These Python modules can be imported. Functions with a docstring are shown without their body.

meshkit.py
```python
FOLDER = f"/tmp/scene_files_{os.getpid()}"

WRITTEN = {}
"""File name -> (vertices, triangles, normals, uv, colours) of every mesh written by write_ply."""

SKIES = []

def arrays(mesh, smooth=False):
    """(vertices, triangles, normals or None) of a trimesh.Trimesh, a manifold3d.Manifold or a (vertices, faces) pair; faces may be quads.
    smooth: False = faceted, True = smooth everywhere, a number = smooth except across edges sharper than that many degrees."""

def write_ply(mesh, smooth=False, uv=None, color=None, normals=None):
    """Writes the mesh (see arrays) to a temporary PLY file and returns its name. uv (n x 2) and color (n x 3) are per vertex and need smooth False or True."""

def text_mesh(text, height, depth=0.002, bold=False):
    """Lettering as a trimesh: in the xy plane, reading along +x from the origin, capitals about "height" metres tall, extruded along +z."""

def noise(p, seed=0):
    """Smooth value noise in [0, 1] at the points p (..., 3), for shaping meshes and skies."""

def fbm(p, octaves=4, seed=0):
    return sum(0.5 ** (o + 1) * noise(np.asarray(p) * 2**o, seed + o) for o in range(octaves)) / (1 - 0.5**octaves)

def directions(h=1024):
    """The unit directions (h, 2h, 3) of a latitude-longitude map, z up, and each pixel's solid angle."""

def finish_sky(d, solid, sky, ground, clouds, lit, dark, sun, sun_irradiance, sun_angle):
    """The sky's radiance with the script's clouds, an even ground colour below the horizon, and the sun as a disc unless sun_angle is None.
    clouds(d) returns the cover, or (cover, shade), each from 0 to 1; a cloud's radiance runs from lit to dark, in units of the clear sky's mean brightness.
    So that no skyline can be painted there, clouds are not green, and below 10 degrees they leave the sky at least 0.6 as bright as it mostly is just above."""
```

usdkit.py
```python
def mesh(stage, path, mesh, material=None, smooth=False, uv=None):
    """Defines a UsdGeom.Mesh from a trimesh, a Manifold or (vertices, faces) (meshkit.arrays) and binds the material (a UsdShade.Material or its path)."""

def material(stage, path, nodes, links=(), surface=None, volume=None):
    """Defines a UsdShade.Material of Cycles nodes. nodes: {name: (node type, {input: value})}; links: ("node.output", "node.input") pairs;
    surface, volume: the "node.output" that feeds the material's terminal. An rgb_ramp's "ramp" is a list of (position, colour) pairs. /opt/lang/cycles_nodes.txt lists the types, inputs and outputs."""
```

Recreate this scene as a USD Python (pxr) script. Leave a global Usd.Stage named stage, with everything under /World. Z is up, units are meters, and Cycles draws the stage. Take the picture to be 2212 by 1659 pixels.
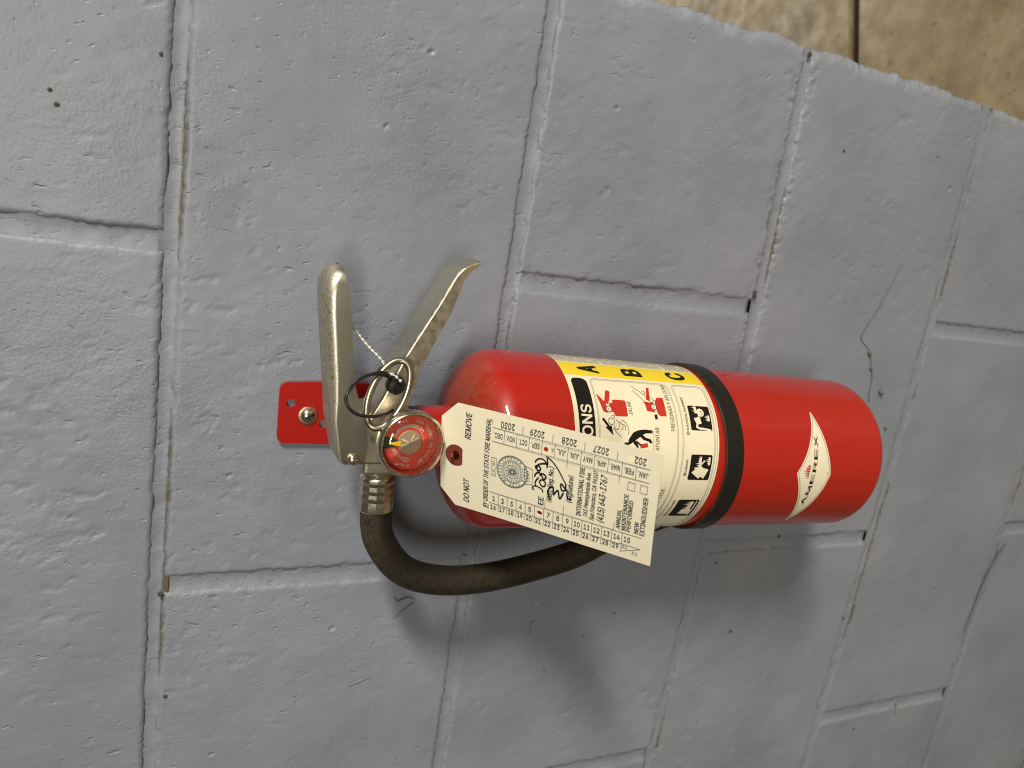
import math, random
import numpy as np, trimesh
import usdkit, meshkit
from meshkit import text_mesh, noise, fbm
from shapely.geometry import Polygon, Point, LineString, box as sbox
from shapely import affinity
from shapely.ops import unary_union
from pxr import Usd, UsdGeom, UsdLux, UsdShade, Gf, Sdf, Vt

rng = np.random.default_rng(7)
random.seed(7)
stage = Usd.Stage.CreateInMemory()
UsdGeom.SetStageUpAxis(stage, 'Z')
UsdGeom.SetStageMetersPerUnit(stage, 1.0)
world = UsdGeom.Xform.Define(stage, '/World')
stage.SetDefaultPrim(world.GetPrim())
UsdGeom.Scope.Define(stage, '/World/Looks')

# ------------------------------------------------------------------ camera, lamps, exposure
CAM = np.array([0.24593, -0.43660, -0.00287])
RIGHT = np.array([0.150106, -0.397045, -0.905441])
DOWN = np.array([-0.962583, -0.267682, -0.042198])
FWD = np.array([-0.225616, 0.877896, -0.422369])
cam = UsdGeom.Camera.Define(stage, '/World/camera')
m = Gf.Matrix4d(1.0)
for i, r in enumerate((RIGHT, -DOWN, -FWD, CAM)):
    m.SetRow(i, Gf.Vec4d(*map(float, r), 1.0 if i == 3 else 0.0))
cam.AddTransformOp().Set(m)
cam.CreateFocalLengthAttr(6.86)
cam.CreateHorizontalApertureAttr(6.86 * 2212 / 1579.86)
cam.CreateVerticalApertureAttr(6.86 * 1659 / 1579.86)
cam.CreateClippingRangeAttr((0.02, 100.0))
cam.CreateFStopAttr(2.4)
cam.CreateFocusDistanceAttr(0.40)
cam.CreateExposureAttr(0.0)


def look_at(pos, target, up):
    z = np.asarray(pos, float) - np.asarray(target, float)
    z /= np.linalg.norm(z)
    x = np.cross(up, z)
    x /= np.linalg.norm(x)
    y = np.cross(z, x)
    M = Gf.Matrix4d(1.0)
    for i, r in enumerate((x, y, z, pos)):
        M.SetRow(i, Gf.Vec4d(*map(float, r), 1.0 if i == 3 else 0.0))
    return M


def lamp(name, pos, target, w, h, power, color, up=(0, 1, 0)):
    l = UsdLux.RectLight.Define(stage, '/World/' + name)
    l.AddTransformOp().Set(look_at(pos, target, up))
    l.CreateWidthAttr(w)
    l.CreateHeightAttr(h)
    l.CreateIntensityAttr(power / (w * h))
    l.CreateColorAttr(Gf.Vec3f(*color))
    return l


WARM = (1.0, 0.925, 0.76)
TARGET = np.array([0.08, -0.05, -0.22])
KEYDIR = np.array([1.43, -1.0, 0.78]); KEYDIR /= np.linalg.norm(KEYDIR)
lamp('key_lamp', TARGET + KEYDIR * 3.6, TARGET, 0.25, 0.80, 41.0, WARM)
FRDIR = np.array([0.02, -1.0, 0.36]); FRDIR /= np.linalg.norm(FRDIR)
lamp('front_lamp', TARGET + FRDIR * 3.6, TARGET, 1.15, 0.30, 14.0, WARM, (0, 0, 1))
# lamp out of view beyond the wall's end, placed to make the floor glare
lamp('unseen_back_lamp', (1.55, 3.3, 0.75), (0.8, 1.0, -1.22), 0.3, 0.6, 11.5, WARM, (0, 0, 1))
dome = UsdLux.DomeLight.Define(stage, '/World/unseen_room_glow')  # even warm ambient standing for the unseen room, lifts shadows and metal
dm = usdkit.material(stage, '/World/Looks/unseen_room_glow', {'b': ('background_shader', {'color': (1.0, 0.92, 0.76), 'strength': 0.07})}, [], surface='b.background')
UsdShade.MaterialBindingAPI.Apply(dome.GetPrim()).Bind(dm)

# ------------------------------------------------------------------ materials
def mat(name, nodes, links, surface='p.BSDF'):
    return usdkit.material(stage, '/World/Looks/' + name, nodes, links, surface=surface)


def plain(name, color, rough=0.5, metal=0.0, coat=0.0, noise_amt=0.0, noise_scale=200, bump=0.0, bump_scale=800, spec=0.5):
    nodes = {'p': ('principled_bsdf', {'base_color': color, 'roughness': rough, 'metallic': metal, 'coat_weight': coat, 'coat_roughness': 0.08, 'specular_ior_level': spec})}
    links = []
    if noise_amt or bump:
        nodes['g'] = ('texture_coordinate', {})
    if noise_amt:
        nodes['n'] = ('noise_texture', {'scale': noise_scale, 'detail': 5.0, 'roughness': 0.6})
        nodes['r'] = ('rgb_ramp', {'ramp': [(0.3, tuple(c * (1 - noise_amt) for c in color)), (0.7, tuple(min(1, c * (1 + noise_amt * 0.6)) for c in color))]})
        nodes['rr'] = ('map_range', {'clamp': True, 'from_min': 0.3, 'from_max': 0.7, 'to_min': min(1, rough + 0.12), 'to_max': max(0.03, rough - 0.06)})
        links += [('g.object', 'n.vector'), ('n.fac', 'r.fac'), ('r.color', 'p.base_color'), ('n.fac', 'rr.value'), ('rr.result', 'p.roughness')]
    if bump:
        nodes['bn'] = ('noise_texture', {'scale': bump_scale, 'detail': 3.0})
        nodes['b'] = ('bump', {'strength': bump, 'distance': 0.0006})
        links += [('g.object', 'bn.vector'), ('bn.fac', 'b.height'), ('b.normal', 'p.normal')]
    return mat(name, nodes, links)


def wall_paint():
    base, lite, dark = (0.236, 0.262, 0.332), (0.262, 0.287, 0.354), (0.207, 0.235, 0.308)
    nodes = {
        'g': ('texture_coordinate', {}),
        'n1': ('noise_texture', {'scale': 9.0, 'detail': 5.0, 'roughness': 0.6}),
        'r1': ('rgb_ramp', {'ramp': [(0.32, dark), (0.5, base), (0.68, lite)]}),
        'a': ('attribute', {'attribute': 'dirt'}),
        'n2': ('noise_texture', {'scale': 260.0, 'detail': 4.0, 'roughness': 0.7}),
        'dm': ('math', {'math_type': 'multiply'}),
        'dr': ('map_range', {'clamp': True, 'from_min': 0.13, 'from_max': 0.40, 'to_min': 0.0, 'to_max': 1.0}),
        'mx': ('mix_color', {'b': (0.115, 0.095, 0.065)}),
        'n3': ('noise_texture', {'scale': 480.0, 'detail': 3.0, 'roughness': 0.6}),
        'n4': ('noise_texture', {'scale': 13.0, 'detail': 3.0}),
        'n4r': ('map_range', {'clamp': True, 'from_min': 0.38, 'from_max': 0.68, 'to_min': 0.04, 'to_max': 0.45}),
        'hm': ('math', {'math_type': 'multiply'}),
        'mp': ('mapping', {'scale': (1.35, 1.0, 0.85)}),
        'pn': ('noise_texture', {'scale': 165.0, 'detail': 2.0, 'roughness': 0.5, 'distortion': 0.35}),
        'pr': ('map_range', {'clamp': True, 'range_type': 'smoothstep', 'from_min': 0.20, 'from_max': 0.40, 'to_min': -0.60, 'to_max': 0.0}),
        'ha': ('math', {'math_type': 'add'}),
        'sz': ('separate_xyz', {}),
        'zr': ('map_range', {'clamp': True, 'from_min': -0.50, 'from_max': -0.12, 'to_min': 0.22, 'to_max': 1.0}),
        'n5': ('noise_texture', {'scale': 21.0, 'detail': 2.0}),
        'n5r': ('map_range', {'clamp': True, 'from_min': 0.40, 'from_max': 0.62, 'to_min': 0.15, 'to_max': 1.0}),
        'pm': ('math', {'math_type': 'multiply'}), 'pz': ('math', {'math_type': 'multiply'}),
        'b': ('bump', {'strength': 0.8, 'distance': 0.0014}),
        'rg': ('map_range', {'clamp': True, 'from_min': 0.3, 'from_max': 0.7, 'to_min': 0.34, 'to_max': 0.50}),
        'p': ('principled_bsdf', {'roughness': 0.45, 'specular_ior_level': 0.45}),
    }
    links = [('g.object', 'n1.vector'), ('n1.fac', 'r1.fac'), ('g.object', 'n2.vector'), ('a.fac', 'dm.value1'), ('n2.fac', 'dm.value2'),
             ('dm.value', 'dr.value'), ('dr.result', 'mx.fac'), ('r1.color', 'mx.a'),
             ('g.object', 'n3.vector'), ('g.object', 'n4.vector'), ('n4.fac', 'n4r.value'), ('n3.fac', 'hm.value1'), ('n4r.result', 'hm.value2'),
             ('g.object', 'mp.vector'), ('mp.vector', 'pn.vector'), ('pn.fac', 'pr.value'), ('pr.result', 'pm.value1'), ('g.object', 'n5.vector'), ('n5.fac', 'n5r.value'), ('n5r.result', 'pm.value2'), ('g.object', 'sz.vector'), ('sz.z', 'zr.value'), ('pm.value', 'pz.value1'), ('zr.result', 'pz.value2'), ('pz.value', 'ha.value1'), ('hm.value', 'ha.value2'),
             ('ha.value', 'b.height'), ('b.normal', 'p.normal'),
             ('mx.result', 'p.base_color'), ('n1.fac', 'rg.value'), ('rg.result', 'p.roughness')]
    return mat('painted_block', nodes, links)


M = {}
M['wall'] = wall_paint()
M['red'] = None  # built below with dust
M['red_plain'] = plain('red_enamel', (0.39, 0.011, 0.007), 0.28, coat=0.4, bump=0.05, bump_scale=500)
M['steel'] = plain('dull_steel', (0.60, 0.54, 0.42), 0.34, 1.0, noise_amt=0.22, noise_scale=350, bump=0.08, bump_scale=1500)
M['bright'] = plain('bright_metal', (0.72, 0.65, 0.52), 0.22, 1.0, noise_amt=0.2, noise_scale=220)
M['cast'] = plain('cast_metal', (0.60, 0.57, 0.48), 0.40, 1.0, noise_amt=0.25, noise_scale=300, bump=0.2, bump_scale=900)
M['black'] = plain('black_rubber', (0.014, 0.013, 0.012), 0.42, noise_amt=0.4, noise_scale=160, bump=0.1, bump_scale=900)
M['blackplastic'] = plain('black_plastic', (0.012, 0.012, 0.012), 0.35)
M['beige'] = plain('beige_plastic', (0.42, 0.36, 0.24), 0.5, noise_amt=0.2)
M['card'] = plain('cream_card', (0.86, 0.80, 0.64), 0.62, noise_amt=0.03, noise_scale=30, bump=0.05, bump_scale=1400)
M['patch'] = plain('maroon_paper', (0.19, 0.035, 0.028), 0.6)
M['ink'] = plain('blue_black_ink', (0.035, 0.04, 0.055), 0.6)
M['ink_grey'] = plain('grey_ink', (0.12, 0.14, 0.17), 0.6)
M['marker'] = plain('black_marker', (0.008, 0.008, 0.012), 0.4)
M['label'] = plain('label_vinyl', (0.84, 0.78, 0.61), 0.33, coat=0.15, noise_amt=0.02, noise_scale=40)
M['yellow'] = plain('yellow_print', (0.87, 0.66, 0.015), 0.35, coat=0.15)
M['black_print'] = plain('black_print', (0.010, 0.009, 0.008), 0.45, spec=0.25)
M['red_print'] = plain('red_print', (0.55, 0.03, 0.02), 0.35, coat=0.15)
M['grey_print'] = plain('grey_print', (0.30, 0.29, 0.26), 0.4)
M['dial_red'] = plain('dial_red', (0.74, 0.085, 0.055), 0.45)
M['dial_white'] = plain('dial_white', (0.80, 0.72, 0.60), 0.5)
M['dial_disc'] = plain('dial_disc', (0.50, 0.38, 0.25), 0.45, 0.3, noise_amt=0.15)
M['dial_green'] = plain('dial_green', (0.02, 0.07, 0.025), 0.5)
M['needle'] = plain('needle_yellow', (0.85, 0.62, 0.02), 0.4)
M['strand'] = plain('dusty_web', (0.165, 0.15, 0.125), 0.9)
M['blue_scuff'] = plain('blue_scuff', (0.185, 0.222, 0.31), 0.5)
M['cream_scuff'] = plain('cream_scuff', (0.31, 0.315, 0.31), 0.55)
M['lens'] = mat('clear_lens', {'t': ('transparent_bsdf', {'color': (0.97, 0.96, 0.94)}), 'g': ('glossy_bsdf', {'roughness': 0.05, 'color': (1, 1, 1)}),
                               'f': ('fresnel', {'IOR': 1.45}), 'm': ('mix_closure', {})},
                [('f.fac', 'm.fac'), ('t.BSDF', 'm.closure1'), ('g.BSDF', 'm.closure2')], surface='m.closure')


def dusty(name, color, rough, metal, dust, lo, hi, coat=0.0, scale=90.0):
    """Dust that has settled on the faces that look up."""
    nodes = {'g': ('texture_coordinate', {}), 'geo': ('geometry', {}), 's': ('separate_xyz', {}), 'n': ('noise_texture', {'scale': scale, 'detail': 6.0, 'roughness': 0.75}),
             'n2': ('noise_texture', {'scale': 1400.0, 'detail': 2.0}), 'r': ('map_range', {'clamp': True, 'from_min': lo, 'from_max': hi, 'to_min': 0.0, 'to_max': 1.0}),
             'ad': ('math', {'math_type': 'multiply'}), 'ad2': ('map_range', {'clamp': True, 'from_min': 0.16, 'from_max': 0.36, 'to_min': 0.0, 'to_max': 0.92}),
             'mm': ('math', {'math_type': 'multiply'}), 'x': ('mix_color', {'a': color, 'b': dust}),
             'rr': ('map_range', {'clamp': True, 'from_min': 0.0, 'from_max': 1.0, 'to_min': rough, 'to_max': 0.85}),
             'mr': ('map_range', {'clamp': True, 'from_min': 0.0, 'from_max': 1.0, 'to_min': metal, 'to_max': 0.0}),
             'cr': ('map_range', {'clamp': True, 'from_min': 0.0, 'from_max': 1.0, 'to_min': coat, 'to_max': 0.0}),
             'b': ('bump', {'strength': 0.10, 'distance': 0.0004}),
             'p': ('principled_bsdf', {'coat_roughness': 0.05, 'specular_ior_level': 0.3})}
    links = [('g.object', 'n.vector'), ('g.object', 'n2.vector'), ('geo.normal', 's.vector'), ('s.z', 'r.value'), ('n.fac', 'ad.value1'), ('n2.fac', 'ad.value2'), ('ad.value', 'ad2.value'),
             ('ad2.result', 'mm.value1'), ('r.result', 'mm.value2'), ('mm.value', 'x.fac'), ('x.result', 'p.base_color'), ('mm.value', 'rr.value'), ('rr.result', 'p.roughness'),
             ('mm.value', 'mr.value'), ('mr.result', 'p.metallic'), ('mm.value', 'cr.value'), ('cr.result', 'p.coat_weight'), ('n.fac', 'b.height'), ('b.normal', 'p.normal')]
    return mat(name, nodes, links)


M['red'] = dusty('red_enamel_dusty', (0.41, 0.012, 0.007), 0.40, 0.0, (0.17, 0.115, 0.055), 0.42, 1.05, coat=0.6, scale=260.0)
M['lever'] = dusty('dusty_steel', (0.66, 0.62, 0.52), 0.30, 1.0, (0.095, 0.076, 0.045), 0.12, 0.62, scale=700.0)
M['handle'] = plain('pressed_steel', (0.68, 0.64, 0.53), 0.33, 1.0, noise_amt=0.05, noise_scale=260)
M['wire'] = plain('grey_wire', (0.36, 0.33, 0.27), 0.33, 1.0, noise_amt=0.2, noise_scale=150)
M['hose'] = dusty('dusty_rubber', (0.013, 0.012, 0.010), 0.45, 0.0, (0.13, 0.095, 0.05), -0.35, 1.3, scale=260.0)
M['band'] = dusty('dusty_black_band', (0.012, 0.012, 0.011), 0.42, 0.0, (0.14, 0.10, 0.045), 0.2, 1.0, scale=300.0)
M['floor'] = mat('stained_concrete', {
    'g': ('texture_coordinate', {}), 'n': ('noise_texture', {'scale': 7.0, 'detail': 9.0, 'roughness': 0.72}), 'n2': ('noise_texture', {'scale': 26.0, 'detail': 4.0}),
    'n3': ('noise_texture', {'scale': 55.0, 'detail': 5.0, 'roughness': 0.7}), 's3': ('map_range', {'clamp': True, 'from_min': 0.30, 'from_max': 0.42, 'to_min': 0.85, 'to_max': 0.0}),
    'r': ('rgb_ramp', {'ramp': [(0.30, (0.13, 0.092, 0.05)), (0.5, (0.25, 0.185, 0.105)), (0.70, (0.38, 0.30, 0.19))]}), 'mx': ('mix_color', {'b': (0.07, 0.048, 0.028)}),
    'rr': ('map_range', {'clamp': True, 'from_min': 0.35, 'from_max': 0.65, 'to_min': 0.44, 'to_max': 0.58}), 'b': ('bump', {'strength': 0.03, 'distance': 0.002}),
    'p': ('principled_bsdf', {'specular_ior_level': 0.5})},
    [('g.object', 'n.vector'), ('g.object', 'n2.vector'), ('g.object', 'n3.vector'), ('n3.fac', 's3.value'), ('s3.result', 'mx.fac'), ('n.fac', 'r.fac'), ('r.color', 'mx.a'), ('mx.result', 'p.base_color'),
     ('n2.fac', 'rr.value'), ('rr.result', 'p.roughness'), ('n3.fac', 'b.height'), ('b.normal', 'p.normal')])

# ------------------------------------------------------------------ prim helpers
used = {}


def numbered(parent, name):
    k = (str(parent), name)
    n = used.get(k, -1) + 1
    used[k] = n
    return name if n == 0 else f'{name}_{n:03d}'


def path_of(parent):
    return '/World' if parent is None else str(parent.GetPath())


def tag(prim, label=None, category=None, group=None, kind=None):
    for k, v in (('label', label), ('category', category), ('group', group), ('kind', kind)):
        if v:
            prim.SetCustomDataByKey(k, v)
    return prim


def obj(name, mesh, material, parent=None, smooth=False, dirt=None):
    pp = path_of(parent)
    if isinstance(mesh, trimesh.Trimesh) and dirt is None:
        mesh.remove_unreferenced_vertices()
    p = usdkit.mesh(stage, pp + '/' + numbered(pp, name), mesh, material, smooth=smooth)
    if dirt is not None:
        UsdGeom.PrimvarsAPI(p).CreatePrimvar('dirt', Sdf.ValueTypeNames.FloatArray, 'vertex').Set(Vt.FloatArray.FromNumpy(np.asarray(dirt, np.float32)))
    return p.GetPrim()


def thing(name, label, category, kind=None):
    x = UsdGeom.Xform.Define(stage, '/World/' + numbered('/World', name)).GetPrim()
    return tag(x, label, category, kind=kind)


def cat(ms):
    return trimesh.util.concatenate([q for q in ms if q is not None])


# ------------------------------------------------------------------ geometry helpers
def lathe(profile, n=64, frame=None):
    """Profile of (r, s) turned about the axis; frame maps (r, phi in degrees, s) to the world."""
    ph = np.linspace(0, 360, n, endpoint=False)
    V, F = [], []
    for r, s in profile:
        for p in ph:
            V.append(frame(r, p, s))
    k = len(profile)
    for i in range(k - 1):
        for j in range(n):
            a, b, c, d = i * n + j, i * n + (j + 1) % n, (i + 1) * n + (j + 1) % n, (i + 1) * n + j
            F += [(a, b, c), (a, c, d)]
    t = trimesh.Trimesh(np.array(V), np.array(F), process=False)
    t.merge_vertices()
    t.fix_normals()
    return t


def frame_about(origin, axis, ref=(0, 0, 1)):
    a = np.asarray(axis, float) / np.linalg.norm(axis)
    e = np.asarray(ref, float) - a * np.dot(ref, a)
    if np.linalg.norm(e) < 1e-6:
        e = np.cross(a, (1.0, 0.3, 0.2))
    e /= np.linalg.norm(e)
    f = np.cross(a, e)
    o = np.asarray(origin, float)
    return lambda r, p, s: o + a * s + r * (math.cos(math.radians(p)) * e + math.sin(math.radians(p)) * f)


def turned(profile, origin, axis, n=48):
    return lathe(profile, n, frame_about(origin, axis))


def smooth_path(pts, n):
    from scipy.interpolate import CubicSpline
    pts = np.asarray(pts, float)
    d = np.r_[0, np.cumsum(np.linalg.norm(np.diff(pts, axis=0), axis=1))]
    return CubicSpline(d, pts)(np.linspace(0, d[-1], n))


def tube(pts, r, n=16, closed=False, caps=True):
    pts = np.asarray(pts, float)
    k = len(pts)
    rr = np.full(k, r) if np.ndim(r) == 0 else np.asarray(r)
    T = np.roll(pts, -1, 0) - np.roll(pts, 1, 0) if closed else np.gradient(pts, axis=0)
    T /= np.linalg.norm(T, axis=1, keepdims=True)
    u = np.cross(T[0], (0.31, 0.87, 0.2)); u /= np.linalg.norm(u)
    V = []
    for i in range(k):
        u = u - T[i] * (u @ T[i]); u /= np.linalg.norm(u)
        w = np.cross(T[i], u)
        for j in range(n):
            a = 2 * math.pi * j / n
            V.append(pts[i] + rr[i] * (math.cos(a) * u + math.sin(a) * w))
    F = []
    for i in range(k if closed else k - 1):
        i2 = (i + 1) % k
        for j in range(n):
            a, b, c, d = i * n + j, i * n + (j + 1) % n, i2 * n + (j + 1) % n, i2 * n + j
            F += [(a, b, c), (a, c, d)]
    if not closed and caps:
        V += [pts[0], pts[-1]]
        for j in range(n):
            F += [(k * n, (j + 1) % n, j), (k * n + 1, (k - 1) * n + j, (k - 1) * n + (j + 1) % n)]
    return trimesh.Trimesh(np.array(V), np.array(F), process=False)


def rounded_block(lo, hi, r=0.001):
    import manifold3d
    lo, hi = np.asarray(lo, float), np.asarray(hi, float)
    s = manifold3d.Manifold.sphere(r, 16)
    return manifold3d.Manifold.batch_hull([s.translate([float(x), float(y), float(z)]) for x in (lo[0] + r, hi[0] - r) for y in (lo[1] + r, hi[1] - r) for z in (lo[2] + r, hi[2] - r)])


def as_trimesh(mf):
    v, f, _ = meshkit.arrays(mf)
    return trimesh.Trimesh(v, f, process=False)


def loft_channel(stations, thick):
    """An inverted U section along a path: stations of (centre of the web, down vector, half width, front flange depth, back flange depth, bend radius)."""
    rings = []
    for c, dn, hw, df, db, br in stations:
        c, dn = np.asarray(c, float), np.asarray(dn, float)
        dn /= np.linalg.norm(dn)
        lat = np.array([0, -1.0, 0])
        br = min(br, hw * 0.95, max(df, 1e-4) * 0.95)

        def prof(off):
            w, b = hw - off, max(br - off, 2e-4)
            P = [(w, df)]
            for t in np.linspace(0, math.pi / 2, 7):
                P.append((w - b + b * math.cos(t), off + b - b * math.sin(t)))
            for t in np.linspace(math.pi / 2, 0, 7):
                P.append((-(w - b + b * math.cos(t)), off + b - b * math.sin(t)))
            P.append((-w, db))
            return P
        ring = prof(0) + prof(thick)[::-1]
        rings.append([c + lat * a + dn * d for a, d in ring])
    k, n = len(rings), len(rings[0])
    V = np.array(rings).reshape(-1, 3)
    F = []
    for i in range(k - 1):
        for j in range(n):
            a, b, c, d = i * n + j, i * n + (j + 1) % n, (i + 1) * n + (j + 1) % n, (i + 1) * n + j
            F += [(a, b, c), (a, c, d)]
    h = n // 2
    for base in (0, (k - 1) * n):
        for j in range(h - 1):
            a, b, c, d = base + j, base + j + 1, base + n - 2 - j, base + n - 1 - j
            F += [(a, b, c), (a, c, d)] if base else [(a, c, b), (a, d, c)]
    t = trimesh.Trimesh(V, np.array(F), process=False)
    t.fix_normals()
    return t


# ---- flat prints: pieces are 2-D triangle meshes (x, y) that a mapping lays on a surface
def flat(shape, max_edge=None):
    out = []
    for g in getattr(shape, 'geoms', [shape]):
        if g.is_empty or g.area < 1e-12 or g.geom_type != 'Polygon':
            continue
        v, f = trimesh.creation.triangulate_polygon(g, engine='earcut')
        if max_edge:
            v3, f = trimesh.remesh.subdivide_to_size(np.c_[v, 0 * v[:, 0]], f, max_edge, max_iter=20)
            v = v3[:, :2]
        a = v[f]
        neg = np.cross(a[:, 1] - a[:, 0], a[:, 2] - a[:, 0]) < 0
        f = np.array(f)
        f[neg] = f[neg][:, ::-1]
        out.append((np.array(v), f))
    return out


_txt = {}


def text(s, height, bold=False, width=None, center=(0, 0), angle=0.0, skew=0.0, left=None):
    """Lettering as flat pieces: centred on center (or starting at left), cap height in metres, width fitted if given."""
    k = (s, bold)
    if k not in _txt:
        t = text_mesh(s, 1.0, 0.1, bold)
        up = t.face_normals[:, 2] > 0.9
        _txt[k] = (np.array(t.vertices[:, :2]), np.array(t.faces[up]))
    v, f = _txt[k]
    v = v.copy()
    x0, x1 = v[:, 0].min(), v[:, 0].max()
    v[:, 0] -= (x0 + x1) / 2
    v[:, 1] -= 0.5
    sx = height if width is None else width / (x1 - x0)
    v = v * [sx, height]
    v[:, 0] += skew * v[:, 1]
    if left is not None:
        v[:, 0] += (x1 - x0) * sx / 2
        center = left
    c, s_ = math.cos(angle), math.sin(angle)
    v = v @ np.array([[c, s_], [-s_, c]])
    return [(v + np.asarray(center), f)]


def line(pts, w):
    return flat(LineString(pts).buffer(w / 2, cap_style=2, join_style=1, quad_segs=3))


def rrect(x0, y0, x1, y1, r):
    return sbox(x0 + r, y0 + r, x1 - r, y1 - r).buffer(r, quad_segs=5)


def lay(pieces, mapping, h):
    """Joins flat pieces into one mesh on the surface, h metres above it."""
    V, F, n = [], [], 0
    for v, f in pieces:
        if getattr(mapping, '__name__', '') == 'wrap' and len(f) and np.ptp(v[:, 0]) > 0.0028:
            v3, f = trimesh.remesh.subdivide_to_size(np.c_[v, 0 * v[:, 0]], f, 0.0034, max_iter=12)
            v = v3[:, :2]
        V.append(mapping(v, h)); F.append(f + n); n += len(v)
    return trimesh.Trimesh(np.vstack(V), np.vstack(F), process=False)


# ================================================================== the wall of painted blocks
B = 0.2032
CORNER = 0.3935
BED = {0: (-0.00466, 0.00067, -0.0001), 1: (-0.0056, -0.00154, 0.00224), 2: (0.06674, -0.01223, -0.00439), 3: (0.03726, -0.00119, -0.00234)}
JX = 0.0046  # half a head joint
JZ = 0.0031  # half a bed joint


def bed(j, x):
    c = BED.get(j, (0, 0, 0))
    xx = np.clip(x, -0.3, 0.4)
    return -j * B + np.polyval(c, xx) + 0.0007 * (fbm(np.stack([np.asarray(x) * 22, np.full(np.shape(x), j * 3.1), np.zeros(np.shape(x))], -1), 3, 5) - 0.5)


HEADDX = {(0, 0): -0.0015, (1, -1): 0.0025, (3, -1): 0.0016, (3, 1): -0.0005, (2, 0): -0.0005}
wall = thing('block_wall', 'grey painted concrete block wall carrying the red fire extinguisher, chipped along its end', 'wall')


def sm(t):
    t = np.clip(t, 0, 1)
    return t * t * (3 - 2 * t)


def bed_depth(X, Z):
    """Heavy paint has all but filled the lower bed joints."""
    return 1.0 - 0.72 * sm((-Z - 0.36 + 0.35 * np.clip(0.12 - X, 0, 0.3)) / 0.14) * (1 - 0.8 * sm((X - 0.10) / 0.1) * (np.abs(Z + 2 * B) < 0.03))


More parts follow.
